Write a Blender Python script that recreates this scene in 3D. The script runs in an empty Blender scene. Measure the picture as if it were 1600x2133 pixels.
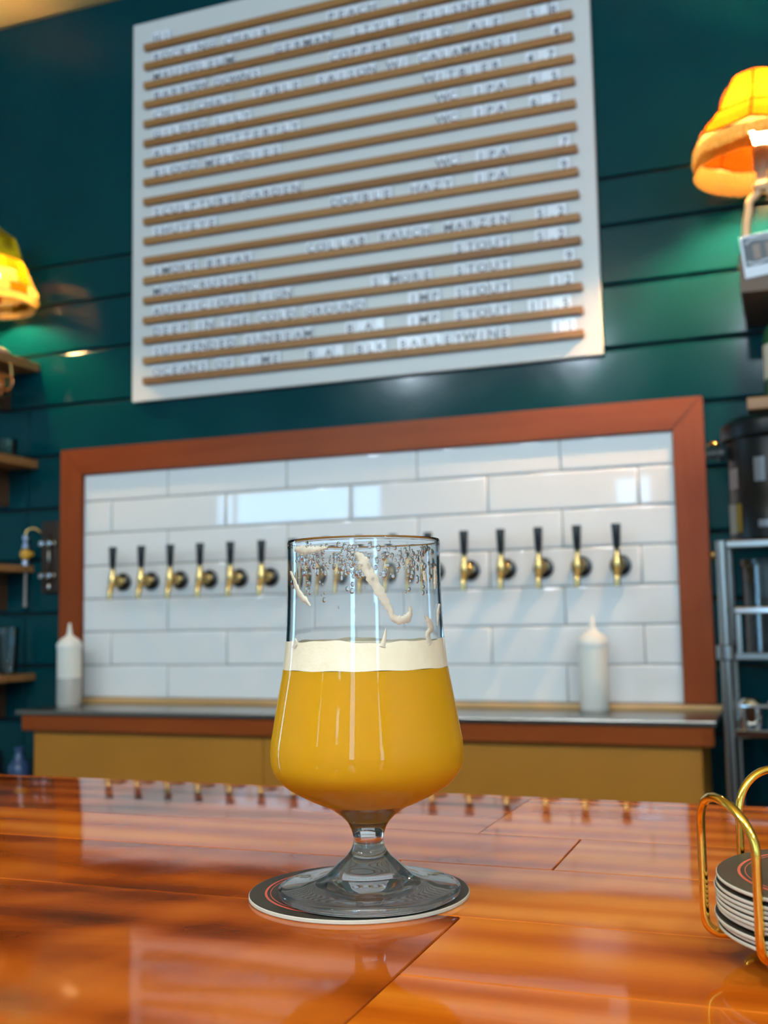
import bpy, bmesh, math, random
from mathutils import Vector, Matrix
random.seed(7)
S = bpy.context.scene
COL = S.collection
PI = math.pi

# ------------------------------------------------------------------ camera
W = 2.937          # back wall plane (y)
BAR = 1.07         # bar top (z)
cam_d = bpy.data.cameras.new('camera')
cam_d.sensor_fit = 'HORIZONTAL'; cam_d.sensor_width = 36.0
cam_d.lens = 2247.7 / 1600 * 36.0
cam_d.clip_start = 0.01
cam_d.dof.use_dof = True
cam_d.dof.focus_distance = 0.462
cam_d.dof.aperture_fstop = 19.0
cam = bpy.data.objects.new('camera', cam_d); COL.objects.link(cam)
yaw, pitch, roll = 0.3615, 0.0962, -0.0185
f0 = Vector((-math.sin(yaw), math.cos(yaw), 0)); r0 = Vector((math.cos(yaw), math.sin(yaw), 0)); u0 = Vector((0, 0, 1))
cf = f0*math.cos(pitch) + u0*math.sin(pitch); cu = u0*math.cos(pitch) - f0*math.sin(pitch)
cr = r0*math.cos(roll) + cu*math.sin(roll); cu = cu*math.cos(roll) - r0*math.sin(roll)
M = Matrix(((cr.x, cu.x, -cf.x, 0), (cr.y, cu.y, -cf.y, 0), (cr.z, cu.z, -cf.z, 1.1974), (0, 0, 0, 1)))
cam.matrix_world = M
S.camera = cam

# ------------------------------------------------------------------ world, daylight through the windows, exposure
world = bpy.data.worlds.new('sky'); S.world = world
world.use_nodes = True
bg = world.node_tree.nodes['Background']
bg.inputs['Color'].default_value = (0.32, 0.66, 1.0, 1)
bg.inputs['Strength'].default_value = 12.0
S.view_settings.view_transform = 'Standard'
S.view_settings.look = 'None'
S.view_settings.gamma = 1.0
S.view_settings.use_curve_mapping = False
S.view_settings.exposure = 0.26
S.cycles.sample_clamp_indirect = 6.0
S.cycles.max_bounces = 9
S.cycles.use_light_tree = False
S.cycles.adaptive_threshold = 0.03
S.cycles.diffuse_bounces = 2
S.cycles.glossy_bounces = 3
S.cycles.transmission_bounces = 9
S.cycles.transparent_max_bounces = 10

# windows in the wall behind the camera: x0, x1, z0, z1, mullion xs
YB = -4.0
CEIL = 3.292
WIN = [(-5.62, -3.72, 2.09, 2.58, (-5.40, -4.06)),
       (-1.50, -1.16, 2.10, 2.42, ()),
       (-0.10, 0.42, 0.95, 2.65, ()),
       (3.20, 4.30, 0.70, 2.90, ())]
# and in the left wall: y0, y1, z0, z1, mullion ys
XL, XR = -6.4, 4.6
WINL = [(2.05, 2.45, 0.85, 2.85, ())]
for i, (x0, x1, z0, z1, mu) in enumerate(WIN+WINL):
    L = bpy.data.lights.new('window_portal', 'AREA'); L.shape = 'RECTANGLE'
    L.size = x1-x0; L.size_y = z1-z0
    L.cycles.is_portal = True
    o = bpy.data.objects.new('window_portal', L); COL.objects.link(o)
    if i < len(WIN):
        o.location = ((x0+x1)/2, YB-0.13, (z0+z1)/2); o.rotation_euler = (math.radians(90), 0, 0)
    else:
        o.location = (XL-0.13, (x0+x1)/2, (z0+z1)/2); o.rotation_euler = (math.radians(90), 0, math.radians(-90))

# ------------------------------------------------------------------ helpers
def bm_new(): return bmesh.new()

def mesh_of(bm, smooth=False, sharp=None):
    me = bpy.data.meshes.new('m'); bm.normal_update(); bm.to_mesh(me); bm.free()
    if smooth:
        for p in me.polygons: p.use_smooth = True
        if sharp: me.set_sharp_from_angle(angle=math.radians(sharp))
    return me

def obj(name, bm, mat, parent=None, smooth=False, sharp=None, loc=None, rot=None):
    me = mesh_of(bm, smooth, sharp) if isinstance(bm, bmesh.types.BMesh) else bm
    me.name = name
    if mat is not None and not me.materials:
        for m in (mat if isinstance(mat, (list, tuple)) else [mat]): me.materials.append(m)
    o = bpy.data.objects.new(name, me); COL.objects.link(o)
    if parent: o.parent = parent
    if loc: o.location = loc
    if rot: o.rotation_euler = rot
    return o

def tag(o, label=None, cat=None, group=None, kind=None):
    if label: o['label'] = label
    if cat: o['category'] = cat
    if group: o['group'] = group
    if kind: o['kind'] = kind
    return o

def thing(name, label, cat, loc=(0, 0, 0), rotz=0, group=None):
    o = bpy.data.objects.new(name, None); COL.objects.link(o)
    o.empty_display_size = 0.05
    o.location = loc; o.rotation_euler = (0, 0, rotz)
    return tag(o, label, cat, group)

def dup(root, loc, label=None, rotz=None):
    r = root.copy(); COL.objects.link(r); r.location = loc
    if rotz is not None: r.rotation_euler = (0, 0, rotz)
    if label: r['label'] = label
    for ch in list(root.children):
        c = ch.copy(); COL.objects.link(c); c.parent = r
        for g in ch.children:
            d = g.copy(); COL.objects.link(d); d.parent = c
    return r

def box(bm, x0, x1, y0, y1, z0, z1, bev=0.0, seg=1, mat=0):
    vs = [bm.verts.new((x, y, z)) for x in (x0, x1) for y in (y0, y1) for z in (z0, z1)]
    fs = [(0, 1, 3, 2), (4, 6, 7, 5), (0, 4, 5, 1), (2, 3, 7, 6), (0, 2, 6, 4), (1, 5, 7, 3)]
    faces = [bm.faces.new([vs[i] for i in f]) for f in fs]
    for f in faces: f.material_index = mat
    if bev > 0:
        es = list({e for f in faces for e in f.edges})
        bmesh.ops.bevel(bm, geom=es, offset=bev, segments=seg, affect='EDGES', profile=0.6)
    return faces

def lathe(bm, prof, n=32, cx=0, cy=0, cz=0, cap0=False, cap1=False, mat=0, axis='Z'):
    rings = []
    for r, z in prof:
        if r < 1e-6:
            rings.append([bm.verts.new((0, 0, z))])
        else:
            rings.append([bm.verts.new((r*math.cos(2*PI*k/n), r*math.sin(2*PI*k/n), z)) for k in range(n)])
    fl = []
    for a, b in zip(rings[:-1], rings[1:]):
        if len(a) == 1 and len(b) == 1: continue
        for k in range(n):
            k2 = (k+1) % n
            if len(a) == 1: fl.append(bm.faces.new((a[0], b[k2], b[k])))
            elif len(b) == 1: fl.append(bm.faces.new((a[k], a[k2], b[0])))
            else: fl.append(bm.faces.new((a[k], a[k2], b[k2], b[k])))
    if cap0 and len(rings[0]) > 1: fl.append(bm.faces.new(list(reversed(rings[0]))))
    if cap1 and len(rings[-1]) > 1: fl.append(bm.faces.new(rings[-1]))
    for f in fl: f.material_index = mat
    vs = [v for r in rings for v in r]
    if axis == 'Y':      # z -> -y  (profile runs towards the viewer)
        for v in vs: v.co = Vector((v.co.x, -v.co.z, v.co.y))
    elif axis == 'X':
        for v in vs: v.co = Vector((v.co.z, v.co.y, -v.co.x))
    for v in vs: v.co += Vector((cx, cy, cz))
    return vs

def tube(bm, pts, rad, n=10, closed=False, caps=True, mat=0):
    pts = [Vector(p) for p in pts]; N = len(pts)
    rads = rad if isinstance(rad, (list, tuple)) else [rad]*N
    rings = []; nrm = None
    for i, p in enumerate(pts):
        if closed: t = pts[(i+1) % N] - pts[i-1]
        else: t = pts[min(i+1, N-1)] - pts[max(i-1, 0)]
        t.normalize()
        if nrm is None:
            nrm = t.orthogonal().normalized()
        else:
            nrm = (nrm - t*nrm.dot(t)).normalized()
        b = t.cross(nrm)
        rings.append([bm.verts.new(p + (nrm*math.cos(2*PI*k/n) + b*math.sin(2*PI*k/n))*rads[i]) for k in range(n)])
    pr = list(zip(rings[:-1], rings[1:]))
    if closed: pr.append((rings[-1], rings[0]))
    for a, b in pr:
        off = 0
        if closed and a is rings[-1]:
            off = min(range(n), key=lambda q: (a[0].co-b[q].co).length)
        for k in range(n):
            f = bm.faces.new((a[k], a[(k+1) % n], b[(k+1+off) % n], b[(k+off) % n])); f.material_index = mat
    if caps and not closed:
        bm.faces.new(list(reversed(rings[0]))).material_index = mat
        bm.faces.new(rings[-1]).material_index = mat

def spline(pts, k=6):
    out = []; n = len(pts)
    P = [Vector(p) for p in pts]
    for i in range(n-1):
        p0 = P[max(i-1, 0)]; p1 = P[i]; p2 = P[i+1]; p3 = P[min(i+2, n-1)]
        for j in range(k):
            t = j/k
            out.append(0.5*((2*p1) + (p2-p0)*t + (2*p0-5*p1+4*p2-p3)*t*t + (3*p1-p0-3*p2+p3)*t**3))
    out.append(P[-1]); return out

def smooth_prof(prof, k=4):
    return [(max(v.x, 0), v.y) for v in spline([(r, z, 0) for r, z in prof], k)]

# ------------------------------------------------------------------ materials
def mat(name, color=(.5, .5, .5), rough=.5, metal=0.0, **kw):
    m = bpy.data.materials.new(name); m.use_nodes = True
    b = m.node_tree.nodes['Principled BSDF']
    b.inputs['Base Color'].default_value = (*color, 1)
    b.inputs['Roughness'].default_value = rough
    b.inputs['Metallic'].default_value = metal
    for k, v in kw.items(): b.inputs[k.replace('_', ' ')].default_value = v
    return m

class NT:
    def __init__(s, m): s.m = m; s.t = m.node_tree; s.b = s.t.nodes.get('Principled BSDF')
    def n(s, typ, **kw):
        q = s.t.nodes.new(typ)
        for k, v in kw.items():
            if hasattr(q, k): setattr(q, k, v)
            else: q.inputs[k.replace('_', ' ')].default_value = v
        return q
    def l(s, a, b): s.t.links.new(a, b)

def ramp(N, stops):
    r = N.n('ShaderNodeValToRGB'); e = r.color_ramp.elements
    e[0].position, e[0].color = stops[0][0], (*stops[0][1], 1)
    e[1].position, e[1].color = stops[-1][0], (*stops[-1][1], 1)
    for p, c in stops[1:-1]:
        x = e.new(p); x.color = (*c, 1)
    return r

def wood(name, stops, scale=(2.2, 26, 26), rough=.35, coat=0.0, coat_rough=.03, seed=7.3, detail=5, wave=0.35, bump=0.0, spec=.5, lump=0.3):
    """grain along local X; differs from plank to plank through its object location"""
    m = mat(name, rough=rough); N = NT(m)
    tc = N.n('ShaderNodeTexCoord'); oi = N.n('ShaderNodeObjectInfo')
    sc = N.n('ShaderNodeVectorMath', operation='SCALE'); sc.inputs['Scale'].default_value = seed
    N.l(oi.outputs['Location'], sc.inputs[0])
    ad = N.n('ShaderNodeVectorMath', operation='ADD'); N.l(tc.outputs['Object'], ad.inputs[0]); N.l(sc.outputs[0], ad.inputs[1])
    mp = N.n('ShaderNodeMapping'); mp.inputs['Scale'].default_value = scale; N.l(ad.outputs[0], mp.inputs[0])
    n1 = N.n('ShaderNodeTexNoise', Scale=1.0, Detail=detail, Roughness=.6, Distortion=.8); N.l(mp.outputs[0], n1.inputs['Vector'])
    mp2 = N.n('ShaderNodeMapping'); mp2.inputs['Scale'].default_value = (scale[0]*1.6, scale[1]*.28, scale[2]*.28); N.l(ad.outputs[0], mp2.inputs[0])
    n2 = N.n('ShaderNodeTexNoise', Scale=1.0, Detail=3.0, Roughness=.55, Distortion=.6); N.l(mp2.outputs[0], n2.inputs['Vector'])
    wv = N.n('ShaderNodeTexWave', wave_type='BANDS', bands_direction='Y', Scale=.55, Distortion=9.0, Detail=3.0)
    wv.inputs['Detail Scale'].default_value = .6
    N.l(mp.outputs[0], wv.inputs['Vector'])
    m1 = N.n('ShaderNodeMix', data_type='FLOAT'); m1.inputs[0].default_value = wave
    N.l(n1.outputs['Fac'], m1.inputs[2]); N.l(wv.outputs['Fac'], m1.inputs[3])
    m2 = N.n('ShaderNodeMix', data_type='FLOAT'); m2.inputs[0].default_value = lump
    N.l(m1.outputs[0], m2.inputs[2]); N.l(n2.outputs['Fac'], m2.inputs[3])
    r = ramp(N, stops); N.l(m2.outputs[0], r.inputs[0]); N.l(r.outputs[0], N.b.inputs['Base Color'])
    N.b.inputs['Coat Weight'].default_value = coat; N.b.inputs['Coat Roughness'].default_value = coat_rough
    N.b.inputs['Specular IOR Level'].default_value = spec
    if bump:
        bp = N.n('ShaderNodeBump', Strength=bump, Distance=.002); N.l(m2.outputs[0], bp.inputs['Height']); N.l(bp.outputs[0], N.b.inputs['Normal'])
    return m

def soft_noise(name, c1, c2, scale=8, rough=.5, rr=None, bump=0, bdist=.002, **kw):
    m = mat(name, rough=rough, **kw); N = NT(m)
    tc = N.n('ShaderNodeTexCoord'); n1 = N.n('ShaderNodeTexNoise', Scale=scale, Detail=4.0); N.l(tc.outputs['Object'], n1.inputs['Vector'])
    r = ramp(N, [(.3, c1), (.7, c2)]); N.l(n1.outputs['Fac'], r.inputs[0]); N.l(r.outputs[0], N.b.inputs['Base Color'])
    if rr:
        q = ramp(N, [(.3, (rr[0],)*3), (.7, (rr[1],)*3)]); N.l(n1.outputs['Fac'], q.inputs[0]); N.l(q.outputs[0], N.b.inputs['Roughness'])
    if bump:
        n2 = N.n('ShaderNodeTexNoise', Scale=scale*4, Detail=3.0); N.l(tc.outputs['Object'], n2.inputs['Vector'])
        bp = N.n('ShaderNodeBump', Strength=bump, Distance=bdist); N.l(n2.outputs['Fac'], bp.inputs['Height']); N.l(bp.outputs[0], N.b.inputs['Normal'])
    return m

def thin_glass(name, tint=(1, 1, 1), ior=1.5, rough=0.0):
    m = bpy.data.materials.new(name); m.use_nodes = True; t = m.node_tree
    t.nodes.remove(t.nodes['Principled BSDF']); out = t.nodes['Material Output']
    tr = t.nodes.new('ShaderNodeBsdfTransparent'); tr.inputs[0].default_value = (*tint, 1)
    gl = t.nodes.new('ShaderNodeBsdfGlossy'); gl.inputs['Roughness'].default_value = rough
    fr = t.nodes.new('ShaderNodeFresnel'); fr.inputs[0].default_value = ior
    mx = t.nodes.new('ShaderNodeMixShader')
    t.links.new(fr.outputs[0], mx.inputs[0]); t.links.new(tr.outputs[0], mx.inputs[1]); t.links.new(gl.outputs[0], mx.inputs[2])
    t.links.new(mx.outputs[0], out.inputs[0]); return m

def translucent(name, color, dif=.3, tcol=None, pattern=None):
    m = bpy.data.materials.new(name); m.use_nodes = True; t = m.node_tree
    t.nodes.remove(t.nodes['Principled BSDF']); out = t.nodes['Material Output']
    d = t.nodes.new('ShaderNodeBsdfDiffuse'); d.inputs[0].default_value = (*color, 1)
    tr = t.nodes.new('ShaderNodeBsdfTranslucent'); tr.inputs[0].default_value = (*(tcol or color), 1)
    mx = t.nodes.new('ShaderNodeMixShader'); mx.inputs[0].default_value = 1-dif
    t.links.new(d.outputs[0], mx.inputs[1]); t.links.new(tr.outputs[0], mx.inputs[2]); t.links.new(mx.outputs[0], out.inputs[0])
    if pattern:
        tc = t.nodes.new('ShaderNodeTexCoord'); nz = t.nodes.new('ShaderNodeTexNoise'); nz.inputs['Scale'].default_value = pattern[0]
        t.links.new(tc.outputs['Object'], nz.inputs['Vector'])
        r = t.nodes.new('ShaderNodeValToRGB'); e = r.color_ramp.elements
        e[0].position = .38; e[0].color = (*pattern[1], 1); e[1].position = .62; e[1].color = (*(tcol or color), 1)
        t.links.new(nz.outputs['Fac'], r.inputs[0]); t.links.new(r.outputs[0], tr.inputs[0]); t.links.new(r.outputs[0], d.inputs[0])
    return m

TEAL = soft_noise('teal_paint', (.0004, .038, .049), (.0006, .043, .055), scale=5, rough=.15, Specular_IOR_Level=.17, rr=(.11, .18), bump=.06, bdist=.003)
DARKGAP = mat('dark_gap', (.004, .012, .014), .8)
CEILM = soft_noise('ceiling_paint', (.92, .64, .25), (.95, .68, .28), scale=3, rough=.6, bump=.1)
PLASTER = mat('plaster_wall', (.66, .68, .70), .7)
FLOORM = wood('floor_wood', [(.3, (.16, .15, .14)), (.7, (.24, .23, .22))], rough=.5)
WHITEP = mat('white_painted_wood', (.75, .75, .73), .4)
PANE = thin_glass('window_glass', (.97, .98, .98))
FRAMEW = wood('tap_frame_wood', [(.25, (.19, .034, .006)), (.5, (.25, .050, .009)), (.75, (.30, .066, .013))], scale=(1.5, 22, 22), rough=.34, wave=.25, spec=.2)
TILEM = soft_noise('white_glazed_tile', (.80, .82, .83), (.83, .85, .86), scale=3, rough=.03)
GROUT = soft_noise('grey_grout', (.34, .33, .31), (.42, .41, .39), scale=60, rough=.9)
BRASS = mat('polished_brass', (.60, .41, .16), .24, 1.0)
GOLD = mat('gold_wire', (.95, .60, .10), .14, 1.0)
BLACKPL = mat('black_plastic', (.020, .027, .034), .35)
BLACKMT = mat('black_metal', (.008, .009, .01), .28)
STEEL = soft_noise('brushed_steel', (.50, .50, .50), (.62, .62, .61), scale=20, rough=.24, rr=(.18, .36), Metallic=1.0) if False else mat('brushed_steel', (.30, .285, .265), .27, 1.0)
CHROME = mat('chrome', (.72, .73, .75), .1, 1.0)
PLY = soft_noise('counter_plywood', (.40, .155, .008), (.47, .195, .013), scale=2.5, rough=.45)
BOARDW = mat('menu_board_white', (.66, .67, .66), .38)
RAILW = wood('menu_rail_wood', [(.3, (.25, .105, .028)), (.5, (.34, .155, .045)), (.7, (.41, .20, .062))], scale=(1.2, 40, 40), rough=.45)
LTILE = mat('letter_tile_acrylic', (.88, .91, .97), .2)
INK = mat('letter_ink', (.05, .06, .09), .4)
SHELFW = wood('shelf_wood', [(.3, (.30, .13, .04)), (.7, (.46, .22, .075))], scale=(2, 30, 30), rough=.4)
TANW = wood('tan_strip_wood', [(.3, (.50, .29, .11)), (.7, (.66, .42, .18))], scale=(2, 30, 30), rough=.35)
DARKW = wood('dark_shelf_wood', [(.3, (.085, .040, .018)), (.7, (.14, .068, .030))], scale=(2, 30, 30), rough=.45)
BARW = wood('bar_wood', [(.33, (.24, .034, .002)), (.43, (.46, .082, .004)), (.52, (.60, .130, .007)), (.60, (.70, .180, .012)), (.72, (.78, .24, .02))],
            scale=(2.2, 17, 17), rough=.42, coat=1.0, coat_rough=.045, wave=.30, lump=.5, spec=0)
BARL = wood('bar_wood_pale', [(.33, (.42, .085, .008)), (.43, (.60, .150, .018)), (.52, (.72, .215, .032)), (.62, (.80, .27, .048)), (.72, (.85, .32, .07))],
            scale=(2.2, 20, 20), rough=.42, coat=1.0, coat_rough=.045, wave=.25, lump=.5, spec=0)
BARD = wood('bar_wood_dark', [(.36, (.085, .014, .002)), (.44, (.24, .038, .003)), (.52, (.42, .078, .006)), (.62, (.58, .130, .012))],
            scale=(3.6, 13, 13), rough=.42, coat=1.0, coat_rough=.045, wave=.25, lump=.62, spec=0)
for m_ in (BARW, BARL, BARD):     # a poured clear coat is never quite flat
    N = NT(m_); tc = N.n('ShaderNodeTexCoord'); mp = N.n('ShaderNodeMapping'); mp.inputs['Scale'].default_value = (14, 14, 14); N.l(tc.outputs['Object'], mp.inputs[0])
    nz = N.n('ShaderNodeTexNoise', Scale=1.0, Detail=1.5); N.l(mp.outputs[0], nz.inputs['Vector'])
    N.b.inputs['Coat IOR'].default_value = 1.30
    bp = N.n('ShaderNodeBump', Strength=.06, Distance=.004); N.l(nz.outputs['Fac'], bp.inputs['Height']); N.l(bp.outputs[0], N.b.inputs['Coat Normal'])
COASTK = soft_noise('coaster_black', (.022, .018, .013), (.035, .028, .020), scale=90, rough=.55)
COASTE = mat('coaster_card', (.60, .54, .44), .8)
COASTR = mat('coaster_red_print', (.62, .095, .055), .55)
GLASS = mat('clear_glass', (1, 1, 1), 0.0, Transmission_Weight=1.0, IOR=1.48)
# the foot lets part of the light straight through to what lies under it
FOOTG = mat('clear_glass_foot', (1, 1, 1), 0.0, Transmission_Weight=1.0, IOR=1.48)
_t = FOOTG.node_tree; _tr = _t.nodes.new('ShaderNodeBsdfTransparent'); _mx = _t.nodes.new('ShaderNodeMixShader'); _mx.inputs[0].default_value = .15
_t.links.new(_t.nodes['Principled BSDF'].outputs[0], _mx.inputs[1]); _t.links.new(_tr.outputs[0], _mx.inputs[2]); _t.links.new(_mx.outputs[0], _t.nodes['Material Output'].inputs[0])
BEER = mat('hazy_beer', (.60, .295, .009), .45, Subsurface_Weight=.35, Subsurface_Scale=.012, Coat_Weight=.4, Coat_Roughness=.0, Specular_IOR_Level=0.0)
BEER.node_tree.nodes['Principled BSDF'].inputs['Subsurface Radius'].default_value = (1.0, .55, .12)
FOAM = soft_noise('beer_foam', (.88, .76, .52), (.93, .83, .62), scale=140, rough=.6, bump=.25, bdist=.0005, Coat_Weight=.6, Coat_Roughness=.02)
LACE = soft_noise('dried_foam', (.60, .52, .39), (.72, .63, .49), scale=300, rough=.6)
DROP = mat('water_drop', (1, 1, 1), 0.0, Transmission_Weight=1.0, IOR=1.33)
WHITEPL = mat('white_squeeze_plastic', (.88, .87, .80), .35, Transmission_Weight=.15, IOR=1.4)
WHITECAP = mat('white_cap_plastic', (.84, .83, .78), .4)
GREYLIQ = mat('grey_liquid', (.42, .42, .40), .3)

# ------------------------------------------------------------------ setting: room shell
bm = bm_new(); box(bm, XL-.2, XR+.2, YB-.2, W+.2, -.1, 0); tag(obj('floor', bm, FLOORM), kind='structure')
bm = bm_new(); box(bm, XL-.2, XR+.2, YB-.2, W+.2, CEIL, CEIL+.1); tag(obj('ceiling', bm, CEILM), kind='structure')
bm = bm_new(); ys = YB
for (y0, y1, z0, z1, mu) in WINL:
    box(bm, XL-.2, XL, ys, y0, 0, CEIL); box(bm, XL-.2, XL, y0, y1, 0, z0); box(bm, XL-.2, XL, y0, y1, z1, CEIL); ys = y1
box(bm, XL-.2, XL, ys, W, 0, CEIL)
tag(obj('wall_left', bm, PLASTER), kind='structure')
bm = bm_new(); box(bm, XR, XR+.2, YB, W, 0, CEIL); tag(obj('wall_right', bm, PLASTER), kind='structure')
# wall behind the camera, built round its window openings
bm = bm_new(); xs = XL
for (x0, x1, z0, z1, mu) in WIN:
    box(bm, xs, x0, YB-.2, YB, 0, CEIL); box(bm, x0, x1, YB-.2, YB, 0, z0); box(bm, x0, x1, YB-.2, YB, z1, CEIL); xs = x1
box(bm, xs, XR, YB-.2, YB, 0, CEIL)
tag(obj('wall_front', bm, PLASTER), kind='structure')
for i, (x0, x1, z0, z1, mu) in enumerate(WIN+WINL):
    e = bpy.data.objects.new('window_%d' % (i+1), None); COL.objects.link(e); e.location = ((x0+x1)/2, YB-.06, z0); tag(e, kind='structure')
    if i >= len(WIN): e.location = (XL-.06, (x0+x1)/2, z0); e.rotation_euler = (0, 0, PI/2)
    hw, h, t = (x1-x0)/2, z1-z0, .025
    bm = bm_new()
    box(bm, -hw, -hw+t, -.03, .03, 0, h); box(bm, hw-t, hw, -.03, .03, 0, h); box(bm, -hw, hw, -.03, .03, 0, t); box(bm, -hw, hw, -.03, .03, h-t, h)
    obj('window_frame', bm, WHITEP, e)
    for q in mu:
        bm = bm_new(); xx = q-(x0+x1)/2; box(bm, xx-.02, xx+.02, -.025, .025, t, h-t); obj('mullion', bm, WHITEP, e)
    ed = [-hw+t]+[v for q in mu for v in (q-(x0+x1)/2-.02, q-(x0+x1)/2+.02)]+[hw-t]
    for a, b in zip(ed[::2], ed[1::2]):
        bm = bm_new(); box(bm, a, b, -.003, .003, t, h-t); obj('pane', bm, PANE, e)

# back wall: teal boards, each with eased edges over a dark backing
bm = bm_new(); box(bm, XL, XR, W, W+.2, 0, CEIL)
wall = tag(obj('wall_back', bm, DARKGAP), kind='structure')
GZ = [2.392, 2.256, 2.089, 1.912, 1.744, 1.570, 1.400, 1.226, 1.056, .880, .708, .536, .364, .192]
def plank(x0, x1, z0, z1, bev=.006):
    cx, cz = (x0+x1)/2, (z0+z1)/2
    bm = bm_new(); box(bm, x0-cx, x1-cx, -.016, .002, z0-cz, z1-cz, bev, 2)
    obj('plank', bm, TEAL, wall, loc=(cx, W, cz))
PW = W-.016
G = .004
plank(XL, XR, GZ[0]+G, CEIL-.012)
for a, b in zip(GZ[:-1], GZ[1:]):
    if a <= 1.913:
        plank(XL, -2.374-.0015, b+G, a-G); plank(-2.374+.0015, XR, b+G, a-G)
    else:
        plank(XL, XR, b+G, a-G)
plank(XL, XR, .09, GZ[-1]-G)
bm = bm_new(); box(bm, XL, XR, W-.03, W-.0165, 0, .09, .003); tag(obj('baseboard_back', bm, TEAL), kind='structure')

# ------------------------------------------------------------------ globe pendants over the seating behind the camera
GLOBE = mat('pendant_opal_glow', (1, 1, 1), .3)
gq = GLOBE.node_tree.nodes['Principled BSDF']; gq.inputs['Emission Color'].default_value = (.70, .87, 1, 1); gq.inputs['Emission Strength'].default_value = 165
pend = thing('globe_pendant', 'white opal globe pendant hanging from the ceiling over the seats', 'pendant lamp', (-2.45, -1.2, CEIL), 0, 'globe pendants over the seats')
bm = bm_new(); lathe(bm, [(.10*math.sin(PI*k/16), -.34-.10*math.cos(PI*k/16)) for k in range(17)], 28); obj('globe', bm, GLOBE, pend, True)
bm = bm_new(); lathe(bm, [(0, -.235), (.035, -.237), (.035, -.20), (.012, -.185), (.003, -.18), (.003, -.02), (.05, -.018), (.05, -.0005), (0, -.0005)], 20); obj('pendant_stem', bm, mat('pendant_black', (.02, .02, .02), .4), pend, True, 40)
for x_, w_ in ((-1.25, 'second from the left'), (-.05, 'in the middle of the row'), (1.15, 'second from the right'), (2.35, 'rightmost of the row, added as fill light')):  # rightmost globe is an unseen addition, brightens the right side of the beer
    dup(pend, (x_, -1.2, CEIL), 'white opal globe pendant over the seats, ' + w_)
pend['label'] = 'white opal globe pendant over the seats, leftmost of the row'

# ------------------------------------------------------------------ tiled tap panel with its wooden frame
panel = thing('tile_backsplash', 'white glazed brick tile panel in a reddish wooden frame behind the beer taps', 'backsplash', (0, 0, 0))
FX0, FX1, IX0, IX1 = -2.225, -.200, -2.140, -.281
FZ1, IZ1, FZ0 = 1.757, 1.671, .9580
FY = PW-.024
def prism(bm, poly, y0, y1, mat=0):
    a = [bm.verts.new((x, y0, z)) for x, z in poly]; b = [bm.verts.new((x, y1, z)) for x, z in poly]
    n = len(poly); bm.faces.new(a).material_index = mat; bm.faces.new(list(reversed(b))).material_index = mat
    for i in range(n): bm.faces.new((a[i], b[i], b[(i+1) % n], a[(i+1) % n])).material_index = mat
    bmesh.ops.recalc_face_normals(bm, faces=bm.faces[:])
def rail(poly, rot=None):
    cx = sum(p[0] for p in poly)/4; cz = sum(p[1] for p in poly)/4
    bm = bm_new()
    if rot:   # vertical post: turn so that grain (local x) runs up
        prism(bm, [((z-cz), -(x-cx)) for x, z in poly], FY-PW, 0)
        bmesh.ops.bevel(bm, geom=bm.edges[:], offset=.0025, segments=2, affect='EDGES')
        obj('frame_rail', bm, FRAMEW, panel, loc=(cx, PW, cz), rot=(0, -PI/2, 0))
    else:
        prism(bm, [((x-cx), (z-cz)) for x, z in poly], FY-PW, 0)
        bmesh.ops.bevel(bm, geom=bm.edges[:], offset=.0025, segments=2, affect='EDGES')
        obj('frame_rail', bm, FRAMEW, panel, loc=(cx, PW, cz))
rail([(FX0, FZ1), (FX1, FZ1), (IX1, IZ1), (IX0, IZ1)])
rail([(FX0, FZ0), (FX0, FZ1-.0008), (IX0-.0006, IZ1-.0004), (IX0-.0006, FZ0)], 1)
rail([(FX1, FZ0), (FX1, FZ1-.0008), (IX1+.0006, IZ1-.0004), (IX1+.0006, FZ0)], 1)
bm = bm_new(); box(bm, IX0, IX1, PW-.0065, PW, FZ0, IZ1); obj('grout', bm, GROUT, panel)
TX0, TH, TP = -2.0349, .2074, .105
TY = PW-.0105
def tile_mesh(w, h):
    bm = bm_new()
    # cushioned face: pillow edge profile
    def ring(ins, y): return [bm.verts.new((sx*(w/2-ins), y, sz*(h/2-ins))) for sx, sz in ((-1, -1), (1, -1), (1, 1), (-1, 1))]
    rs = [ring(0, .0045), ring(0, -.0012), ring(.0012, -.0030), ring(.0032, -.0041), ring(.0065, -.0045)]
    for a, b in zip(rs[:-1], rs[1:]):
        for k in range(4): bm.faces.new((a[k], a[(k+1) % 4], b[(k+1) % 4], b[k]))
    bm.faces.new(rs[-1]); bm.faces.new(list(reversed(rs[0])))
    bmesh.ops.recalc_face_normals(bm, faces=bm.faces[:])
    me = mesh_of(bm, True, 50)
    max(me.polygons, key=lambda p: p.area*(1 if p.normal.y < -.9 else 0)).use_smooth = False      # the glazed face itself is flat
    return me
cache = {}
for row in range(1, 8):
    zt = 1.6888-TP*(row-1); zb = 1.6888-TP*row
    if row == 1: zt = IZ1+.0015
    if row == 7: zb = .9575
    off = TX0+(TH if row % 2 == 1 else 0)
    joints = [IX0-.0015]+[off+.4148*i for i in range(-1, 7) if IX0+.02 < off+.4148*i < IX1-.02]+[IX1+.0015]
    for a, b in zip(joints[:-1], joints[1:]):
        w, h = round(b-a-.0034, 4), round(zt-zb-.0034, 4)
        me = cache.get((w, h))
        if me is None:
            me = cache[(w, h)] = tile_mesh(w, h); me.materials.append(TILEM)
        jt = .0012
        obj('tile', me, TILEM, panel, loc=((a+b)/2, TY+.0045, (zt+zb)/2),
            rot=(random.uniform(-jt, jt)+(-.005 if row == 1 else 0 if row == 2 else .005), 0, random.uniform(-jt, jt)))

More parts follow.
